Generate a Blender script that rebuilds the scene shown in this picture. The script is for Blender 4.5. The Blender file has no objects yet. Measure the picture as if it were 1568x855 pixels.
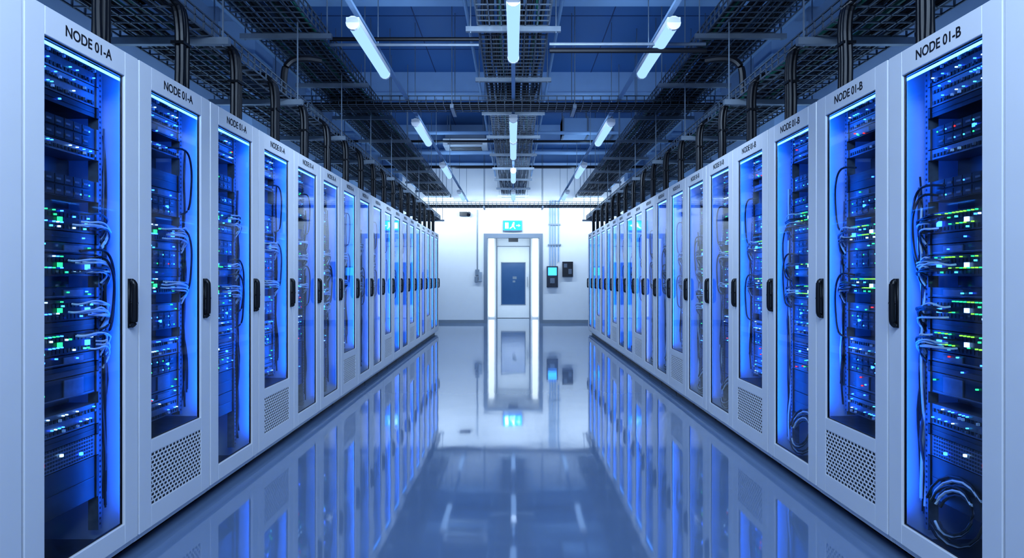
import bpy, math, random
from mathutils import Vector
scene = bpy.context.scene
H = 1.213; A = 1.668; F = 1035.0; W = 0.70; Y0 = 2.270
YW = 18.2; XW = 3.2; ZC = 4.4; YF = -2.0
KMIN, KMAX = -5, 18

# ------------------------------------------------------------ materials
def mat(name, col, rough=0.5, metal=0.0, var=0.06, scale=6.0, spec=0.5):
    m = bpy.data.materials.new(name); m.use_nodes = True
    nt = m.node_tree; b = nt.nodes['Principled BSDF']
    b.inputs['Metallic'].default_value = metal
    b.inputs['Specular IOR Level'].default_value = spec
    tc = nt.nodes.new('ShaderNodeTexCoord')
    n = nt.nodes.new('ShaderNodeTexNoise'); n.inputs['Scale'].default_value = scale; n.inputs['Detail'].default_value = 1
    nt.links.new(tc.outputs['Object'], n.inputs['Vector'])
    mx = nt.nodes.new('ShaderNodeMix'); mx.data_type = 'RGBA'
    mx.inputs[6].default_value = (*[c*(1-var) for c in col], 1)
    mx.inputs[7].default_value = (*[min(1, c*(1+var)) for c in col], 1)
    nt.links.new(n.outputs['Fac'], mx.inputs[0]); nt.links.new(mx.outputs[2], b.inputs['Base Color'])
    mr = nt.nodes.new('ShaderNodeMapRange')
    mr.inputs['To Min'].default_value = rough*0.85; mr.inputs['To Max'].default_value = min(1, rough*1.15)
    nt.links.new(n.outputs['Fac'], mr.inputs['Value']); nt.links.new(mr.outputs[0], b.inputs['Roughness'])
    return m

def emis(name, col, strength, sample=True):
    m = bpy.data.materials.new(name); m.use_nodes = True
    nt = m.node_tree; nt.nodes.clear()
    o = nt.nodes.new('ShaderNodeOutputMaterial'); e = nt.nodes.new('ShaderNodeEmission')
    e.inputs['Color'].default_value = (*col, 1); e.inputs['Strength'].default_value = strength
    nt.links.new(e.outputs[0], o.inputs[0])
    if not sample:
        m.cycles.emission_sampling = 'NONE'
    return m

def glassmat(name, tint=(0.82, 0.92, 1.0), base=0.04, amp=0.75, pw=4.0):
    m = bpy.data.materials.new(name); m.use_nodes = True
    nt = m.node_tree; nt.nodes.clear()
    o = nt.nodes.new('ShaderNodeOutputMaterial')
    t = nt.nodes.new('ShaderNodeBsdfTransparent'); t.inputs[0].default_value = (*tint, 1)
    g = nt.nodes.new('ShaderNodeBsdfGlossy'); g.inputs['Roughness'].default_value = 0.03
    lw = nt.nodes.new('ShaderNodeLayerWeight'); lw.inputs[0].default_value = 0.5
    p = nt.nodes.new('ShaderNodeMath'); p.operation = 'POWER'; p.inputs[1].default_value = pw
    k = nt.nodes.new('ShaderNodeMath'); k.operation = 'MULTIPLY_ADD'; k.inputs[1].default_value = amp; k.inputs[2].default_value = base
    mx = nt.nodes.new('ShaderNodeMixShader')
    nt.links.new(lw.outputs['Facing'], p.inputs[0]); nt.links.new(p.outputs[0], k.inputs[0])
    nt.links.new(k.outputs[0], mx.inputs[0]); nt.links.new(t.outputs[0], mx.inputs[1]); nt.links.new(g.outputs[0], mx.inputs[2])
    nt.links.new(mx.outputs[0], o.inputs[0])
    return m

M = {}
M['white'] = mat('powder_coat_white', (0.74, 0.77, 0.82), 0.35, var=0.02)
M['inner'] = mat('cabinet_interior', (0.40, 0.47, 0.58), 0.35, var=0.03)
M['black'] = mat('black_plastic', (0.006, 0.007, 0.010), 0.35)
M['dark'] = mat('dark_metal', (0.006, 0.009, 0.018), 0.38, var=0.2, scale=20)
M['face'] = mat('server_face', (0.010, 0.015, 0.032), 0.3, metal=0.1, var=0.3, scale=25)
M['mesh'] = mat('brushed_bezel', (0.12, 0.15, 0.20), 0.35, metal=0.4, var=0.3, scale=40)
M['steel'] = mat('galvanised_steel', (0.26, 0.31, 0.37), 0.38, metal=0.5, var=0.12, scale=15)
M['traywire'] = mat('tray_wire', (0.12, 0.15, 0.19), 0.4, metal=0.3)
M['cable'] = mat('black_cable', (0.005, 0.006, 0.010), 0.45)
M['cableb'] = mat('blue_grey_cable', (0.03, 0.06, 0.11), 0.45)
M['cableg'] = mat('green_cable', (0.01, 0.14, 0.09), 0.45)
M['cablew'] = mat('white_patch_cable', (0.50, 0.58, 0.66), 0.4)
M['glass'] = glassmat('door_glass')
M['l_b'] = emis('led_blue', (0.025, 0.12, 1.0), 7, False)
M['l_g'] = emis('led_green', (0.04, 1.0, 0.30), 1.5, False)
M['l_y'] = emis('led_lime', (0.30, 1.0, 0.08), 1.4, False)
M['l_c'] = emis('led_cyan', (0.06, 0.5, 1.0), 3, False)
M['l_r'] = emis('led_red', (1.0, 0.04, 0.05), 1.6, False)
M['l_w'] = emis('led_white', (0.35, 0.6, 1.0), 3.5, False)
M['strip'] = emis('cabinet_strip_light', (0.005, 0.15, 1.0), 50)
M['striptop'] = emis('cabinet_top_strip', (0.06, 0.28, 1.0), 9)
M['stripd'] = emis('cabinet_strip_light_dim', (0.005, 0.14, 1.0), 19)
M['tube'] = emis('fluorescent_diffuser', (0.34, 0.58, 1.0), 1.05)

# ------------------------------------------------------------ mesh builder
class B:
    def __init__(s, xf=None):
        s.v = []; s.f = []; s.mi = []; s.mats = []; s.xf = xf or (lambda a, b, c: (a, b, c))
    def m(s, key):
        if key not in s.mats: s.mats.append(key)
        return s.mats.index(key)
    def box(s, a0, a1, b0, b1, c0, c1, key):
        p = s.xf(a0, b0, c0); q = s.xf(a1, b1, c1)
        x0, x1 = sorted((p[0], q[0])); y0, y1 = sorted((p[1], q[1])); z0, z1 = sorted((p[2], q[2]))
        n = len(s.v); i = s.m(key)
        s.v += [(x0, y0, z0), (x1, y0, z0), (x1, y1, z0), (x0, y1, z0), (x0, y0, z1), (x1, y0, z1), (x1, y1, z1), (x0, y1, z1)]
        for f in ((0, 3, 2, 1), (4, 5, 6, 7), (0, 1, 5, 4), (1, 2, 6, 5), (2, 3, 7, 6), (3, 0, 4, 7)):
            s.f.append(tuple(n+k for k in f)); s.mi.append(i)
    def quad(s, pts, key):
        n = len(s.v); s.v += [s.xf(*p) for p in pts]; s.f.append(tuple(range(n, n+len(pts)))); s.mi.append(s.m(key))
    def tube(s, pts, r, key, n=6, caps=True):
        P = [Vector(s.xf(*p)) for p in pts]; i = s.m(key); base = len(s.v)
        for k, p in enumerate(P):
            t = (P[min(k+1, len(P)-1)]-P[max(k-1, 0)]).normalized()
            up = Vector((0, 0, 1)) if abs(t.z) < 0.9 else Vector((0.3, 1, 0)).normalized()
            a = t.cross(up).normalized(); b = t.cross(a).normalized()
            for j in range(n):
                an = 2*math.pi*j/n
                s.v.append(tuple(p+a*(r*math.cos(an))+b*(r*math.sin(an))))
        for k in range(len(P)-1):
            for j in range(n):
                s.f.append((base+k*n+j, base+k*n+(j+1) % n, base+(k+1)*n+(j+1) % n, base+(k+1)*n+j)); s.mi.append(i)
        if caps:
            s.f.append(tuple(base+j for j in range(n))); s.mi.append(i)
            s.f.append(tuple(base+(len(P)-1)*n+j for j in reversed(range(n)))); s.mi.append(i)
    def data(s, name, smooth=False):
        me = bpy.data.meshes.new(name); me.from_pydata(s.v, [], s.f)
        for k in s.mats: me.materials.append(M[k])
        me.polygons.foreach_set('material_index', s.mi)
        if smooth: me.polygons.foreach_set('use_smooth', [True]*len(s.f))
        me.update(); return me

def obj(name, me, loc=(0, 0, 0), parent=None, smooth=False):
    if isinstance(me, B): me = me.data(name, smooth)
    o = bpy.data.objects.new(name, me); o.location = loc
    scene.collection.objects.link(o)
    if parent: o.parent = parent
    return o

def smoothpath(pts, n=6):
    out = []
    P = [Vector(p) for p in pts]
    for i in range(len(P)-1):
        p0 = P[max(i-1, 0)]; p1 = P[i]; p2 = P[i+1]; p3 = P[min(i+2, len(P)-1)]
        for k in range(n):
            t = k/n
            out.append(tuple(0.5*((2*p1)+(-p0+p2)*t+(2*p0-5*p1+4*p2-p3)*t*t+(-p0+3*p1-3*p2+p3)*t**3)))
    out.append(tuple(P[-1])); return out

# ------------------------------------------------------------ rack cabinets
GV0, GV1 = 0.105, 0.595
GT = 2.071
def cabinet(side, short):
    b = B(lambda u, v, z: (side*u, v, z))
    top = 2.18; bot = 0.05
    gb = 0.476 if short else 0.169
    b.box(0.03, 1.0, 0.0, 0.012, bot, top, 'inner'); b.box(0.03, 1.0, W-0.012, W, bot, top, 'inner')
    b.box(0.985, 1.0, 0.012, W-0.012, bot, top, 'dark')
    b.box(0.03, 1.0, 0.012, W-0.012, top-0.015, top, 'white'); b.box(0.03, 0.985, 0.012, W-0.012, bot, bot+0.02, 'dark')
    b.box(0.06, 0.95, 0.01, W-0.01, 0.0, bot, 'black')
    b.box(0.0, 0.03, 0.0, 0.02, bot, top, 'white'); b.box(0.0, 0.03, W-0.02, W, bot, top, 'white')
    b.box(0.0, 0.03, 0.02, W-0.02, bot, 0.085, 'white'); b.box(0.0, 0.03, 0.02, W-0.02, top-0.02, top, 'white')
    d0, d1 = 0.006, W-0.006; u0, u1 = -0.022, -0.001
    b.box(u0, u1, d0, GV0, 0.082, top-0.006, 'white'); b.box(u0, u1, GV1, d1, 0.082, top-0.006, 'white')
    b.box(u0, u1, GV0, GV1, GT, top-0.006, 'white')
    if short:
        b.box(u0, u1, GV0, GV1, 0.416, gb, 'white'); b.box(u0, u1, GV0, GV1, 0.082, 0.178, 'white')
        b.box(-0.0175, -0.002, GV0, GV1, 0.178, 0.416, 'black')
        nr = 13; hh = (0.416-0.178)/nr
        for r in range(nr+1):
            zc = 0.178+r*hh
            b.box(-0.0205, -0.0175, GV0, GV1, max(0.178, zc-0.0034), min(0.416, zc+0.0034), 'white')
        nc = 15; ww = (GV1-GV0)/nc
        for r in range(nr):
            for c in range(nc+1):
                vc = GV0+c*ww+(ww/2 if r % 2 else 0)
                if vc > GV1: continue
                b.box(-0.0205, -0.0175, max(GV0, vc-0.0045), min(GV1, vc+0.0045), 0.178+r*hh+0.002, 0.178+(r+1)*hh-0.002, 'white')
    else:
        b.box(u0, u1, GV0, GV1, 0.082, gb, 'white')
    g = 0.006
    b.box(-0.012, -0.002, GV0, GV0+g, gb, GT, 'black'); b.box(-0.012, -0.002, GV1-g, GV1, gb, GT, 'black')
    b.box(-0.012, -0.002, GV0, GV1, GT-g, GT, 'black'); b.box(-0.012, -0.002, GV0, GV1, gb, gb+g, 'black')
    if short:
        b.box(0.0, 0.6, 0.012, W-0.012, gb-0.03, gb-0.01, 'dark')
    return b

def handle(side):
    b = B(lambda u, v, z: (side*u, v, z))
    v0, v1 = 0.615, 0.643
    b.box(-0.028, -0.022, v0, v1, 1.0, 1.21, 'black')
    pts = [(-0.03, 0.629, 1.01), (-0.042, 0.629, 1.02), (-0.045, 0.629, 1.05), (-0.045, 0.629, 1.16), (-0.042, 0.629, 1.19), (-0.03, 0.629, 1.2)]
    b.tube(smoothpath(pts, 3), 0.012, 'black', 8)
    b.tube([(-0.03, 0.629, 1.105), (-0.0575, 0.629, 1.105)], 0.005, 'dark', 8)
    return b

def pane(side, short, dim):
    b = B(lambda u, v, z: (side*u, v, z))
    gb = 0.476 if short else 0.169
    b.quad([(-0.008, GV0, gb), (-0.008, GV1, gb), (-0.008, GV1, GT), (-0.008, GV0, GT)], 'glass')
    return b

def strips(side, short, dim):
    b = B(lambda u, v, z: (side*u, v, z))
    gb = 0.476 if short else 0.169
    k = 'stripd' if dim else 'strip'
    b.box(0.004, 0.012, 0.651, 0.671, gb+0.02, GT+0.02, 'dark'); b.box(0.004, 0.012, 0.029, 0.049, gb+0.02, GT+0.02, 'dark')
    b.quad([(0.0125, 0.654, gb+0.03), (0.0125, 0.668, gb+0.03), (0.0125, 0.668, GT+0.01), (0.0125, 0.654, GT+0.01)], k)
    if short and not dim:
        b.quad([(0.0125, 0.032, gb+0.03), (0.0125, 0.046, gb+0.03), (0.0125, 0.046, GT+0.01), (0.0125, 0.032, GT+0.01)], 'stripd')
    b.box(0.004, 0.010, GV0-0.03, GV1+0.03, GT-0.018, GT-0.008, 'striptop')
    return b

U = 0.0445
FU = 0.10; EV0, EV1 = 0.085, 0.60
def equipment(side, pattern, seed, short):
    rng = random.Random(seed)
    b = B(lambda u, v, z: (side*u, v, z))
    zlo = 0.49 if short else 0.14
    for v0 in (EV0-0.03, EV1+0.004):
        b.box(FU-0.004, FU+0.04, v0, v0+0.024, zlo, 2.14, 'mesh')
        z = zlo+0.02
        while z < 2.12:
            b.box(FU-0.0055, FU-0.004, v0+0.008, v0+0.015, z, z+0.009, 'black'); z += U/2
    z = 2.11
    def led(v, zz, k, s=0.003):
        b.box(FU-0.012, FU-0.002, v-s, v+s, zz-s, zz+s, k)
    def patchcable(v, zz, key, r=0.0036):
        dz = rng.uniform(0.04, 0.10)
        e = rng.uniform(0.615, 0.64)
        p = [(FU-0.005, v, zz), (FU-0.03, v+0.012, zz-0.002), (FU-0.042, (v+e)/2, zz+0.002+rng.uniform(-.010, .010)),
             (FU-0.04, e-0.015, zz-0.010), (FU-0.025, e+0.006, zz-dz*0.5), (FU-0.005, e, zz-dz)]
        b.tube(smoothpath(p, 4), r, key, 5)
    for tok in pattern:
        t = tok[0]; n = int(tok[1:])
        h = n*U; z1 = z; z0 = z-h; z -= h
        if z0 < zlo: break
        if t == 'G':
            b.box(FU+0.12, FU+0.13, EV0, EV1, z0, z1, 'black')
            continue
        a, c = z0+0.002, z1-0.002
        fk = {'P': 'mesh', 'S': 'face', 'W': 'face', 'M': 'mesh', 'B': 'dark', 'D': 'face'}[t]
        b.box(FU, FU+0.5, EV0, EV1, a, c, fk)
        for vv in (EV0-0.004, EV1-0.012):
            b.box(FU-0.006, FU, vv, vv+0.016, a, c, 'mesh' if t != 'B' else 'dark')
        if t == 'P':
            for r in range(n):
                zr = a+r*U
                for q in range(22):
                    v = EV0+0.025+q*0.0215
                    b.box(FU-0.004, FU-0.001, v, v+0.013, zr+0.008, zr+0.022, 'black')
                    if rng.random() < 0.35: b.box(FU-0.014, FU-0.001, v+0.002, v+0.011, zr+0.01, zr+0.02, rng.choice(['cablew', 'mesh', 'cableb']))
                    if rng.random() < 0.28: led(v+0.006, zr+0.03, rng.choice(['l_b', 'l_c', 'l_b', 'l_w']), 0.0022)
        elif t == 'S':
            for r in range(n):
                for q in range(8):
                    v = EV0+0.02+q*0.055
                    zr = a+0.004+r*U
                    b.box(FU-0.009, FU, v, v+0.05, zr, zr+U-0.009, 'dark' if (q+r) % 3 else 'face')
                    b.box(FU-0.012, FU-0.009, v+0.004, v+0.03, zr+0.012, zr+0.02, 'mesh')
                    if rng.random() < 0.5: led(v+0.042, zr+0.015, rng.choice(['l_b', 'l_b', 'l_c', 'l_g', 'l_g', 'l_r' if rng.random() < 0.3 else 'l_b']), 0.003)
            led(EV0+rng.uniform(0.1, 0.4), (a+c)/2, 'l_b', 0.007)
        elif t == 'W':
            for r in range(n):
                for q in range(20):
                    v = EV0+0.03+q*0.0225
                    zr = a+r*U
                    b.box(FU-0.003, FU-0.001, v, v+0.016, zr+0.008, zr+0.024, 'black')
                    if (q < 12 if side < 0 else q > 1) and rng.random() < 0.7: led(v+0.004, zr+0.031, rng.choice(['l_y', 'l_g', 'l_y', 'l_g'] if side > 0 else ['l_b', 'l_b', 'l_w', 'l_g']), 0.0026)
                    if rng.random() < 0.18: led(v+0.01, zr+0.014, rng.choice(['l_b', 'l_w', 'l_c', 'l_g']), 0.0035)
            led(EV0+0.27, (a+c)/2, 'l_g' if side < 0 else 'l_w', 0.009)
            led(EV0+0.16, (a+c)/2+0.01, 'l_b', 0.010); led(EV0+0.44, (a+c)/2-0.006, 'l_b', 0.011)
            for q in range(4*n if n < 3 else 9):
                patchcable(EV0+rng.uniform(0.32, 0.5), rng.uniform(a+0.006, c-0.008), rng.choice(['cablew', 'cablew', 'cablew', 'cableb'] if side < 0 else ['cablew', 'cableb', 'cablew', 'cable']), 0.0045)
        elif t == 'M':
            for r in range(n*3):
                for q in range(30):
                    v = EV0+0.02+q*0.0158; zr = a+0.005+r*U/3
                    b.box(FU-0.002, FU+0.0, v, v+0.009, zr, zr+0.008, 'black')
            led(EV0+0.17, (a+c)/2, 'l_r', 0.007); led(EV0+0.28, (a+c)/2+0.012, 'l_w', 0.005)
            led(EV0+0.40, (a+c)/2-0.012, 'l_b', 0.006)
        elif t == 'D':
            b.box(FU-0.006, FU, EV0+0.03, EV1-0.03, a+0.006, a+0.010, 'mesh')
            for q in range(4): led(EV0+rng.uniform(0.05, 0.48), rng.uniform(a+.006, c-.006), rng.choice(['l_b', 'l_b', 'l_c', 'l_r', 'l_g', 'l_g']), 0.003)
            b.box(FU-0.004, FU, EV0+0.3, EV0+0.42, a+0.008, c-0.008, 'mesh')
        elif t == 'B':
            b.box(FU-0.003, FU, EV0+0.02, EV1-0.02, (a+c)/2-0.002, (a+c)/2+0.002, 'face')
            if rng.random() < 0.3: led(EV0+rng.uniform(0.1, 0.45), (a+c)/2, 'l_b', 0.003)
    for q in range(6):
        e = 0.63+rng.uniform(0, 0.025); r = 0.004+rng.random()*0.003
        pts = []; zz = rng.uniform(1.2, 1.9); end = zlo+0.03
        while zz > end:
            pts.append((FU-0.01+rng.uniform(-.008, .015), e+rng.uniform(-.006, .006), zz)); zz -= 0.16
        if len(pts) > 2: b.tube(smoothpath(pts, 3), r, rng.choice(['cable', 'cableb', 'cablew'] if side > 0 else ['cable', 'cableb', 'cable']), 5)
    for q in range(2):
        zt = rng.uniform(0.8, 1.95)
        p = [(FU-0.005, 0.46+rng.random()*0.1, zt), (FU-0.045, 0.58, zt+0.005), (FU-0.05, 0.635, zt-0.07), (FU-0.045, 0.645, zt-0.2), (FU-0.04, 0.625, zt-0.30), (FU-0.01, 0.60, zt-0.33)]
        b.tube(smoothpath(p, 5), 0.0055, 'cable', 6)
    if not short and side > 0:
        for q in range(6):
            R = 0.07+0.012*q; cv = 0.36+0.02*(q % 3); cz = 0.29
            pts = [(FU-0.05+0.03*math.sin(an)+0.004*q, cv+R*1.3*math.cos(an), cz+R*math.sin(an)) for an in [2*math.pi*j/16 for j in range(15)]]
            b.tube(pts, 0.006, ['cable', 'cablew', 'cable'][q % 3], 5)
    return b

PATS = {
 'F1': 'P2 P2 B1 G1 S2 P1 G2 S2 G1 W2 B1 D1 W2 G1 D1 W2 B1 W2 D1 B1 D2 G1 P2 B1 M2 B4 B4 B2'.split(),
 'F2': 'P2 D1 P1 G2 S2 G1 S1 B1 W2 S1 B1 S2 G1 W1 D1 G1 W2 D1 S2 P2 B1 M2 D1 D1 B3 B3'.split(),
 'F3': 'P1 P2 B1 D1 P2 G1 D1 G2 D2 W1 G1 W2 B1 S2 D1 W1 B1 D1 S2 G1 P2 S2 D1 B3 B3 B2'.split(),
 'S1': 'P2 P1 D1 G1 P1 G2 B2 D1 S2 G1 W2 D1 S2 B1 W2 G1 D1 S2 G1 P2 S2 D2 D1 P2'.split(),
}
DATA = {}
def getdata(side, var, dim):
    key = (side, var, dim)
    if key in DATA: return DATA[key]
    short = var.startswith('S')
    if (side, 'c', short) not in DATA:
        DATA[(side, 'c', short)] = cabinet(side, short).data('cabinet')
    if (side, 'h') not in DATA: DATA[(side, 'h')] = handle(side).data('handle', True)
    if (side, 'p', short) not in DATA: DATA[(side, 'p', short)] = pane(side, short, dim).data('glass_door')
    if (side, 's', short, dim) not in DATA: DATA[(side, 's', short, dim)] = strips(side, short, dim).data('strip_light')
    if (side, 'e', var) not in DATA: DATA[(side, 'e', var)] = equipment(side, PATS[var], ord(var[1])*7+ord(var[0])+side, short).data('servers')
    DATA[key] = (DATA[(side, 'c', short)], DATA[(side, 'h')], DATA[(side, 'p', short)], DATA[(side, 's', short, dim)], DATA[(side, 'e', var)])
    return DATA[key]

M['ink'] = mat('label_ink', (0.015, 0.015, 0.02), 0.5)
TXT = {}
for side in (-1, 1):
    c = bpy.data.curves.new('label', 'FONT'); c.body = 'NODE 01-A' if side < 0 else 'NODE 01-B'
    c.size = 0.056; c.align_x = 'CENTER'; c.align_y = 'CENTER'; c.extrude = 0.0004; c.offset = 0.0008
    c.materials.append(M['ink']); TXT[side] = c

SHORT = {1, 3, 6, 9, 12, 15, -2}
FULL = ['F1', 'F2', 'F3']
for side in (-1, 1):
    for k in range(KMIN, KMAX):
        if k in SHORT: var = 'S1'
        else:
            var = {0: 'F1', 2: 'F2', 4: 'F3', 5: 'F1'}.get(k, FULL[(k*7) % 3])
        dim = k in (4, 5, 7, 8, 11, 14)
        cb, hd, gl, st, eq = getdata(side, var, dim)
        root = obj('server_rack', cb, (side*A, Y0+k*W, 0))
        bv = root.modifiers.new('bevel', 'BEVEL'); bv.width = 0.003; bv.segments = 2; bv.limit_method = 'ANGLE'
        if k != -1: obj('door_handle', hd, (0, 0, 0), root)
        obj('door_glass', gl, (0, 0, 0), root)
        obj('strip_light', st, (0, 0, 0), root); obj('rack_servers', eq, (0, 0, 0), root)
        t = obj('label', TXT[side], (-side*0.0228, 0.355, 2.122), root)
        t.rotation_euler = (math.pi/2, 0, math.pi/2 if side < 0 else -math.pi/2)

# ------------------------------------------------------------ room
def floor_mat():
    m = bpy.data.materials.new('epoxy_floor'); m.use_nodes = True
    nt = m.node_tree; b = nt.nodes['Principled BSDF']
    tc = nt.nodes.new('ShaderNodeTexCoord')
    n = nt.nodes.new('ShaderNodeTexNoise'); n.inputs['Scale'].default_value = 1.6; n.inputs['Detail'].default_value = 4
    nt.links.new(tc.outputs['Object'], n.inputs['Vector'])
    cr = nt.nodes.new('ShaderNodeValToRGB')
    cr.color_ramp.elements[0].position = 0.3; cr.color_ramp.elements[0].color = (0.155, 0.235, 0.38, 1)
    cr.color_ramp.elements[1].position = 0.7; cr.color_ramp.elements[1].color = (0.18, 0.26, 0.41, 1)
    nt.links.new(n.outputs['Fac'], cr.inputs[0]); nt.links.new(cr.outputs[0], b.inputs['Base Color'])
    mr = nt.nodes.new('ShaderNodeMapRange'); mr.inputs['To Min'].default_value = 0.03; mr.inputs['To Max'].default_value = 0.065
    nt.links.new(n.outputs['Fac'], mr.inputs['Value']); nt.links.new(mr.outputs[0], b.inputs['Roughness'])
    b.inputs['IOR'].default_value = 2.15
    n2 = nt.nodes.new('ShaderNodeTexNoise'); n2.inputs['Scale'].default_value = 2.5; n2.inputs['Detail'].default_value = 1
    nt.links.new(tc.outputs['Object'], n2.inputs['Vector'])
    bp = nt.nodes.new('ShaderNodeBump'); bp.inputs['Strength'].default_value = 0.18; bp.inputs['Distance'].default_value = 0.004
    nt.links.new(n2.outputs['Fac'], bp.inputs['Height']); nt.links.new(bp.outputs[0], b.inputs['Normal'])
    return m
M['floor'] = floor_mat()
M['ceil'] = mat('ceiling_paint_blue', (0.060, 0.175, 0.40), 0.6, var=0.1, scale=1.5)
M['seam'] = mat('ceiling_seam', (0.02, 0.05, 0.15), 0.6)
M['beam'] = mat('beam_paint', (0.32, 0.48, 0.70), 0.6)
M['wallside'] = mat('side_wall_paint', (0.28, 0.39, 0.55), 0.7)
M['wall'] = mat('end_wall_paint', (0.82, 0.85, 0.88), 0.6, var=0.02)
M['frame'] = mat('door_frame_grey', (0.20, 0.25, 0.32), 0.4)
M['base'] = mat('skirting_grey', (0.24, 0.29, 0.35), 0.4)

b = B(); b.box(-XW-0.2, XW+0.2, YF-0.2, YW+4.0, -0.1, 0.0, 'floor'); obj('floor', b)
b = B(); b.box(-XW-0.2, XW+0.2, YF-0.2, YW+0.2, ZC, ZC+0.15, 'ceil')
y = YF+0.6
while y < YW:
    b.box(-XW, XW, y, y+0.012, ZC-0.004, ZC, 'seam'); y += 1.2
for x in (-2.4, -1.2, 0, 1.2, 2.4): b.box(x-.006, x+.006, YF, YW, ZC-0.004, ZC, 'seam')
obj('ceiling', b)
b = B(); b.box(-XW-0.2, -XW, YF-.2, YW+.2, 0, ZC, 'wallside'); obj('wall_left', b)
b = B(); b.box(XW, XW+0.2, YF-.2, YW+.2, 0, ZC, 'wallside'); obj('wall_right', b)
b = B(); b.box(-XW, XW, YF-.2, YF, 0, ZC, 'wallside'); obj('wall_front', b)
DX0, DX1, DZ = -0.79, 0.79, 2.41
b = B(); b.box(-XW, DX0, YW, YW+0.2, 0, ZC, 'wall'); b.box(DX1, XW, YW, YW+0.2, 0, ZC, 'wall'); b.box(DX0, DX1, YW, YW+0.2, DZ, ZC, 'wall'); obj('wall_back', b)
b = B(); b.box(-XW, DX0-0.0, YW-0.015, YW, 0, 0.085, 'base'); b.box(DX1, XW, YW-0.015, YW, 0, 0.085, 'base'); obj('baseboard_back', b)
for y in (6.9, 10.6, 14.2, 16.9):
    b = B(); b.box(-XW, XW, y-0.15, y+0.15, ZC-0.32, ZC, 'beam'); b.box(-XW, XW, y-0.18, y+0.18, ZC-0.34, ZC-0.32, 'beam')
    obj('ceiling_beam', b)
for y in (3.0, 7.6, 12.2, 16.8):
    for s in (-1, 1):
        b = B(); b.box(s*(XW-0.35), s*XW, y-0.22, y+0.22, 0, ZC, 'beam'); b.box(s*(XW-0.4), s*XW, y-0.27, y+0.27, ZC-0.75, ZC-0.4, 'beam'); obj('wall_column', b)

# door portal and airlock
b = B()
b.box(DX0, DX0+0.09, YW-0.03, YW+0.22, 0, DZ, 'frame'); b.box(DX1-0.09, DX1, YW-0.03, YW+0.22, 0, DZ, 'frame'); b.box(DX0+.09, DX1-.09, YW-0.03, YW+0.22, DZ-0.12, DZ, 'frame')
b.box(-0.13, 0.13, YW+0.02, YW+0.1, DZ-0.22, DZ-0.12, 'black')
obj('door_frame', b)
M['alight'] = emis('airlock_light', (0.75, 0.90, 1.0), 1.6)
M['alight2'] = emis('airlock_ceiling_fill', (0.75, 0.90, 1.0), 10)  # glowing panel out of view, brightens the airlock walls and door
YA = 20.4
b = B()
b.box(-0.95, -0.85, YW+0.2, YA, 0, 2.5, 'wall'); b.box(0.85, 0.95, YW+0.2, YA, 0, 2.5, 'wall')
b.box(-0.95, 0.95, YW+0.2, YA+0.1, 2.5, 2.6, 'wall')
b.box(-0.85, -0.49, YA, YA+0.1, 0, 2.5, 'wall'); b.box(0.49, 0.85, YA, YA+0.1, 0, 2.5, 'wall'); b.box(-0.49, 0.49, YA, YA+0.1, 2.18, 2.5, 'wall')
for s in (-1, 1):
    b.box(s*0.58, s*0.74, YA-0.05, YA-0.02, 0.05, 2.42, 'alight')
    b.box(s*0.50, s*0.52, YA-0.10, YA, 0, 2.45, 'frame'); b.box(s*0.79, s*0.81, YA-0.10, YA, 0, 2.45, 'frame')
b.box(-0.6, 0.6, 18.9, 19.4, 2.485, 2.5, 'alight2')
obj('airlock_vestibule', b)
M['dglass'] = mat('door_window_tint', (0.05, 0.12, 0.26), 0.12)
M['hinge'] = mat('stainless', (0.55, 0.58, 0.62), 0.3, metal=0.9)
b = B()
b.box(-0.48, -0.35, YA-0.0, YA+0.05, 0.01, 2.16, 'wall'); b.box(0.35, 0.48, YA, YA+0.05, 0.01, 2.16, 'wall')
b.box(-0.35, 0.35, YA, YA+0.05, 0.01, 0.42, 'wall'); b.box(-0.35, 0.35, YA, YA+0.05, 1.67, 2.16, 'wall')
b.box(-0.35, 0.35, YA+0.01, YA+0.04, 0.42, 1.67, 'dglass')
b.box(-0.02, 0.10, YA+0.005, YA+0.012, 1.18, 1.26, 'frame'); b.box(-0.02, 0.06, YA+0.005, YA+0.012, 1.08, 1.14, 'frame')
for (x0, x1, z0, z1) in ((-0.37, -0.35, .40, 1.69), (0.35, 0.37, .40, 1.69), (-.37, .37, .40, .42), (-.37, .37, 1.67, 1.69)):
    b.box(x0, x1, YA-0.012, YA, z0, z1, 'frame')
b.box(-0.49, -0.48, YA-0.02, YA+.05, 0, 2.17, 'frame'); b.box(0.48, 0.49, YA-0.02, YA+.05, 0, 2.17, 'frame'); b.box(-.49, .49, YA-0.02, YA+.05, 2.16, 2.178, 'frame')
b.tube([(0.42, YA-0.05, 0.95), (0.42, YA-0.05, 1.25)], 0.012, 'hinge', 8); b.box(0.41, 0.43, YA-.05, YA, 0.97, 0.99, 'hinge'); b.box(0.41, 0.43, YA-.05, YA, 1.21, 1.23, 'hinge')
obj('door_1', b)

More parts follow.
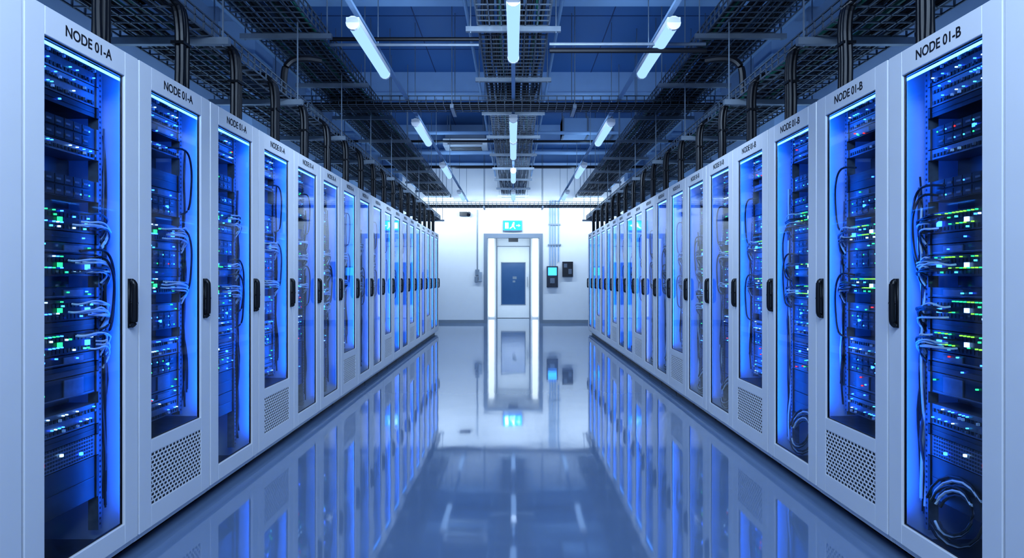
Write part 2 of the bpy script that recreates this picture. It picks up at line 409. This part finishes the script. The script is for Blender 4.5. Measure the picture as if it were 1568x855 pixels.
# exit sign
M['sign'] = emis('exit_sign_face', (0.01, 0.22, 1.0), 6.5); M['signw'] = emis('exit_sign_pictogram', (0.5, 0.95, 1.0), 6, False)
b = B(); ys = YW-0.09
b.box(-0.28, 0.24, ys, YW-.001, 2.48, 2.76, 'frame'); b.box(-0.265, 0.225, ys-0.006, ys, 2.495, 2.745, 'sign')
yy0, yy1 = ys-0.010, ys-0.006
b.box(-0.22, -0.13, yy0, yy1, 2.54, 2.70, 'signw')
b.box(-0.01, 0.03, yy0, yy1, 2.67, 2.71, 'signw'); b.quad([(-0.04, yy0, 2.60), (0.01, yy0, 2.58), (0.03, yy0, 2.66), (-0.03, yy0, 2.67)], 'signw')
b.quad([(-0.04, yy0, 2.60), (-0.10, yy0, 2.55), (-0.09, yy0, 2.53), (-0.01, yy0, 2.585)], 'signw'); b.quad([(-.01, yy0, 2.60), (.04, yy0, 2.53), (.06, yy0, 2.53), (.015, yy0, 2.61)], 'signw')
b.box(0.08, 0.15, yy0, yy1, 2.61, 2.63, 'signw'); b.quad([(0.14, yy0, 2.585), (0.19, yy0, 2.62), (0.14, yy0, 2.655)], 'signw')
obj('exit_sign', b)

def wx(px): return (px-786)*YW/F
def wz(py): return H-(py-426)*YW/F
M['screen'] = emis('touch_screen', (0.03, 0.25, 1.0), 4, False)
YE = YW-.001
b = B(); b.box(wx(837), wx(854), YW-0.1, YE, wz(440), wz(408), 'face'); b.box(wx(839), wx(852), YW-0.106, YW-0.1, wz(422), wz(410), 'screen')
b.box(wx(842), wx(849), YW-0.108, YW-0.1, wz(434), wz(426), 'mesh'); obj('access_control_panel', b)
b = B(); b.box(wx(861), wx(877), YW-0.09, YE, wz(424), wz(401), 'dark'); b.box(wx(863), wx(868), YW-0.1, YW-.09, wz(410), wz(404), 'mesh'); b.box(wx(870), wx(875), YW-0.1, YW-.09, wz(420), wz(412), 'mesh')
obj('fire_alarm_panel', b)
b = B(); b.box(wx(728), wx(734), YW-0.07, YE, wz(422), wz(413), 'frame'); b.box(wx(727), wx(732), YW-0.07, YE, wz(432), wz(424), 'frame'); b.box(wx(733), wx(738), YW-0.09, YE, wz(431), wz(417), 'steel')
b.tube([(wx(731), YW-0.02, wz(413)), (wx(731), YW-0.02, 2.6), (wx(731), YW-0.02, 3.05)], 0.012, 'steel', 6); obj('wall_switch_box', b)
b = B()
for px in (842, 846, 850, 855):
    b.tube([(wx(px), YW-0.03, wz(408 if px < 853 else 401)), (wx(px), YW-0.03, 3.3)], 0.014, 'beam', 8)
b.box(wx(840), wx(858), YW-0.05, YE, wz(345), wz(343), 'steel'); b.box(wx(839), wx(859), YW-0.05, YE, wz(376), wz(374), 'steel')
obj('wall_conduits', b, smooth=False)
b = B(); b.box(wx(704), wx(716), YW-0.1, YE, wz(331), wz(325), 'dark'); b.tube([(wx(718), YW-0.12, wz(330)), (wx(718), YE, wz(327))], 0.05, 'dark', 10); obj('security_camera', b)

# ------------------------------------------------------------ lamps
def lampmesh():
    b = B(); L = 1.3
    b.box(-0.05, 0.05, 0, L, 0.035, 0.075, 'white')
    n = 8; r = 0.047
    for j in range(n):
        a0 = math.pi+math.pi*j/n; a1 = math.pi+math.pi*(j+1)/n
        p0 = (r*math.cos(a0), 0.035+r*1.1*math.sin(a0)); p1 = (r*math.cos(a1), 0.035+r*1.1*math.sin(a1))
        b.quad([(p0[0], 0.03, p0[1]), (p0[0], L-0.03, p0[1]), (p1[0], L-0.03, p1[1]), (p1[0], 0.03, p1[1])], 'tube')
    for y in (0.0, L-0.03):
        b.tube([(0, y, 0.033), (0, y+0.03, 0.033)], 0.053, 'white', 14)
    for y in (0.2, L-0.2): b.box(-0.01, 0.01, y, y+0.02, 0.075, 0.14, 'steel')
    return b.data('batten')
LM = lampmesh()
for x in (-1.22, 0.0, 1.22):
    for y in ((-1.4, 1.9, 5.13, 8.42, 11.6, 15.2) if x != 0 else (-1.4, 1.3, 4.66, 8.2, 9.55, 12.2, 15.2)):
        obj('fluorescent_lamp', LM, (x, y, 3.12))
    b = B(); b.box(x-0.02, x+0.02, YF+.1, YW-.1, 3.26, 3.285, 'beam')
    y = -0.8
    while y < YW:
        if x != 0: b.tube([(x, y, 3.28), (x, y, ZC-.01)], 0.005, 'steel', 5)
        y += 2.3
    obj('lighting_trunking', b)

def area(name, loc, rot, sx, sy, power, col):
    l = bpy.data.lights.new(name, 'AREA'); l.shape = 'RECTANGLE'; l.size = sx; l.size_y = sy; l.energy = power; l.color = col
    o = bpy.data.objects.new(name, l); o.location = loc; o.rotation_euler = rot; scene.collection.objects.link(o); return o
for x in (-1.22, 1.22):
    area('ceiling_fill', (x, 8.1, 3.32), (math.pi, 0, 0), 0.06, 19.0, 24, (0.40, 0.66, 1.0))  # added fill without a fixture, lifts the ceiling and trays
for x in (-2.62, 2.62):
    area('ceiling_fill', (x, 8.1, 2.25), (math.pi, 0, 0), 0.06, 19.0, 20, (0.40, 0.66, 1.0))  # added fill above the rack tops, no fixture, aimed at the ceiling
for y, p in ((-1.7, 72), (1.2, 58), (4.6, 50), (8.3, 46), (11.6, 42)):
    area('aisle_fill', (0, y, 3.05), (math.radians(48), 0, 0), 2.0, 0.12, p, (0.58, 0.76, 1.0))  # added fill for rack fronts and floor, no fixture, faces away from camera
for x in (-2.0, 0.0, 2.0):
    area('end_wall_fill', (x, 16.9, 3.15), (math.radians(62), 0, 0), 1.2, 0.1, 24, (0.70, 0.86, 1.0))  # added fill brightening the end wall, unseen and without a fixture

# ------------------------------------------------------------ cable trays
def basket(x0, x1, z, y0, y1, h, ncab, seed, step=0.11, rods=True, strut=1.45):
    rng = random.Random(seed); b = B(); r = 0.0045
    y = y0
    while y < y1:
        b.box(x0, x1, y-r, y+r, z-r, z+r, 'traywire'); b.box(x0-r, x0+r, y-r, y+r, z, z+h, 'traywire'); b.box(x1-r, x1+r, y-r, y+r, z, z+h, 'traywire'); y += step
    nx = int((x1-x0)/0.09)
    for i in range(nx+1):
        x = x0+(x1-x0)*i/nx; b.box(x-r, x+r, y0, y1, z-r, z+r, 'traywire')
    for zz in (0.5, 1.0):
        b.box(x0-r, x0+r, y0, y1, z+h*zz-r, z+h*zz+r, 'traywire'); b.box(x1-r, x1+r, y0, y1, z+h*zz-r, z+h*zz+r, 'traywire')
    y = y0+0.35
    while y < y1:
        b.box(x0-0.1, x1+0.1, y-0.02, y+0.02, z-0.05, z-0.008, 'steel')
        if rods:
            for x in (x0-0.06, x1+0.06): b.tube([(x, y, z-0.06), (x, y, ZC-.01)], 0.006, 'steel', 5)
        y += strut
    for c in range(ncab):
        xc = x0+0.04+(x1-x0-0.08)*(c+0.5)/ncab; rr = rng.uniform(0.010, 0.02); pts = []; y = y0
        while y <= y1:
            pts.append((xc+rng.uniform(-.02, .02), y, z+rr+0.005+rng.uniform(0, 0.02))); y += 0.5
        b.tube(pts, rr, rng.choice(['cable', 'cable', 'cableb', 'cable', 'cable', 'cable', 'cableg']), 6)
    return b
for s in (-1, 1):
    xs = sorted((s*1.63, s*2.2))
    obj('overhead_cable_tray', basket(xs[0], xs[1], 3.28, YF+.1, YW-0.5, 0.11, 18, 5+s))
    xs = sorted((s*1.80, s*2.35))
    obj('overhead_cable_tray', basket(xs[0], xs[1], 2.66, YF+.1, YW-1.5, 0.09, 13, 15+s, strut=1.4))
obj('overhead_cable_tray', basket(-0.30, 0.30, 3.34, YF+.1, YW-0.4, 0.12, 19, 33, strut=1.45))
def crosstray(yc, z, xh, w, seed):
    rng = random.Random(seed); b = B(); r = 0.0045
    x = -xh
    while x < xh:
        b.box(x-r, x+r, yc-w/2, yc+w/2, z-r, z+r, 'traywire')
        for s in (-1, 1): b.box(x-r, x+r, yc+s*w/2-r, yc+s*w/2+r, z, z+0.1, 'traywire')
        x += 0.1
    for i in range(5):
        yy = yc-w/2+w*i/4; b.box(-xh, xh, yy-r, yy+r, z-r, z+r, 'traywire')
    for s in (-1, 1):
        for zz in (.05, .1): b.box(-xh, xh, yc+s*w/2-r, yc+s*w/2+r, z+zz-r, z+zz+r, 'traywire')
    for c in range(6):
        rr = rng.uniform(.012, .02); yy = yc-w/2+0.03+(w-0.06)*c/5
        b.tube([(-xh+(2*xh)*k/10, yy+rng.uniform(-.01, .01), z+rr+.005) for k in range(11)], rr, 'cable', 6)
    for x in (-xh+0.3, -0.7, 0.7, xh-0.3):
        b.box(x-0.02, x+0.02, yc-w/2-0.06, yc+w/2+0.06, z-0.05, z-0.006, 'steel')
        for s in (-1, 1): b.tube([(x, yc+s*(w/2+.04), z-0.05), (x, yc+s*(w/2+.04), ZC-.01)], 0.006, 'steel', 5)
    return b
obj('cross_cable_tray', crosstray(7.9, 3.20, 2.6, 0.32, 3))
obj('cross_cable_tray', crosstray(16.3, 2.93, 2.6, 0.4, 4))
def pipes(name, lst):
    b = B()
    for pts, r, k in lst: b.tube(pts, r, k, 8)
    return obj(name, b)
pipes('ceiling_conduit', [([(-1.6, 5.9, 3.30), (-0.3, 5.9, 3.30)], 0.018, 'cable'), ([(-1.6, 5.9, 3.25), (-0.3, 5.9, 3.25)], 0.014, 'steel')])
pipes('ceiling_conduit', [([(0.3, 5.6, 3.10), (1.6, 5.6, 3.10)], 0.022, 'cable'), ([(0.3, 5.62, 3.16), (1.6, 5.62, 3.16)], 0.014, 'steel')])
pipes('ceiling_conduit', [([(-2.9, 11.2, 3.62), (2.9, 11.2, 3.62)], 0.03, 'beam'), ([(-2.9, 11.3, 3.5), (2.9, 11.3, 3.5)], 0.02, 'cable')])
pipes('ceiling_conduit', [([(-2.9, 13.6, 3.45), (2.9, 13.6, 3.45)], 0.03, 'cable'), ([(-2.9, 13.4, 3.7), (2.9, 13.4, 3.7)], 0.04, 'beam')])
for s in (-1, 1):
    p = smoothpath([(s*1.90, 5.6, 2.72), (s*1.90, 5.6, 2.88), (s*1.88, 5.6, 2.97), (s*1.82, 5.62, 3.03), (s*1.72, 5.65, 3.05), (s*1.62, 5.7, 3.05)], 5)
    pipes('conduit_elbow', [(p, 0.028, 'cable')])
    pipes('ceiling_pipe', [([(s*0.48, YF+.1, 3.95), (s*0.48, YW-.1, 3.95)], 0.02, 'beam'), ([(s*2.55, YF+.1, 3.6), (s*2.55, YW-.1, 3.6)], 0.03, 'beam')])

# cable drops
for s in (-1, 1):
    for k in range(KMIN, KMAX):
        rng = random.Random(k*3+s); b = B(); y = 2.87+0.7*k
        for q in range(5):
            oy = (q-2)*0.014; ox = 0.03*(q % 2); R = 0.014
            yy = y+oy; x0 = 1.74+ox
            p = [(s*x0, yy, 2.185), (s*x0, yy+rng.uniform(-.01, .01), 2.35), (s*(x0+0.0), yy, 2.55), (s*(x0+0.03), yy+0.005, 2.66), (s*(x0+0.14), yy+0.03, 2.725), (s*(x0+0.3), yy+0.12, 2.73)]
            b.tube(smoothpath(p, 4), R, 'cable', 7)
        b.box(s*1.715, s*1.80, y-0.045, y+0.045, 2.181, 2.19, 'black')
        b.box(s*1.72, s*1.79, y-0.043, y+0.043, 2.44, 2.455, 'black')
        obj('cable_drop', b, smooth=False)

# AC cassette + duct
b = B(); x0 = -1.33; yc = 13.2
b.box(x0, x0+0.78, yc, yc+0.78, 3.93, 4.04, 'frame'); b.box(x0-0.04, x0+0.82, yc-0.04, yc+0.82, 3.80, 3.93, 'wall')
for xx in (x0+0.04, x0+0.74):
    for yy in (yc+0.04, yc+0.74): b.tube([(xx, yy, 4.04), (xx, yy, ZC-.005)], 0.008, 'steel', 6)
for q in range(5): b.box(x0+0.08, x0+0.70, yc+0.12+q*0.11, yc+0.16+q*0.11, 3.79, 3.802, 'dark')
for q in range(3): b.box(x0+0.05, x0+0.73, yc-0.045, yc-0.038, 3.82+q*0.03, 3.835+q*0.03, 'dark')
obj('air_conditioner', b)
b = B(); b.box(0.9, 2.3, 12.4, 12.9, 3.85, 4.15, 'beam')
for x in (0.9, 1.35, 1.8, 2.27): b.box(x, x+0.03, 12.37, 12.93, 3.82, 4.18, 'frame'); b.box(x, x+.02, 12.6, 12.62, 4.15, ZC-.01, 'steel')
obj('air_duct', b)

# ------------------------------------------------------------ world/camera
w = bpy.data.worlds.new('world'); scene.world = w; w.use_nodes = True
w.node_tree.nodes['Background'].inputs[0].default_value = (0.02, 0.05, 0.12, 1); w.node_tree.nodes['Background'].inputs[1].default_value = 0.3
cam = bpy.data.cameras.new('camera'); co = bpy.data.objects.new('camera', cam); scene.collection.objects.link(co)
co.location = (0, 0, H); co.rotation_euler = (math.pi/2, 0, 0)
cam.sensor_width = 36; cam.lens = F/1568*36; cam.shift_x = -2/1568; cam.shift_y = -1.5/1568; cam.clip_start = 0.05
scene.camera = co
scene.view_settings.view_transform = 'Standard'
try:
    scene.view_settings.look = 'Medium High Contrast'
except Exception:
    scene.view_settings.look = 'None'
scene.view_settings.exposure = 0.2
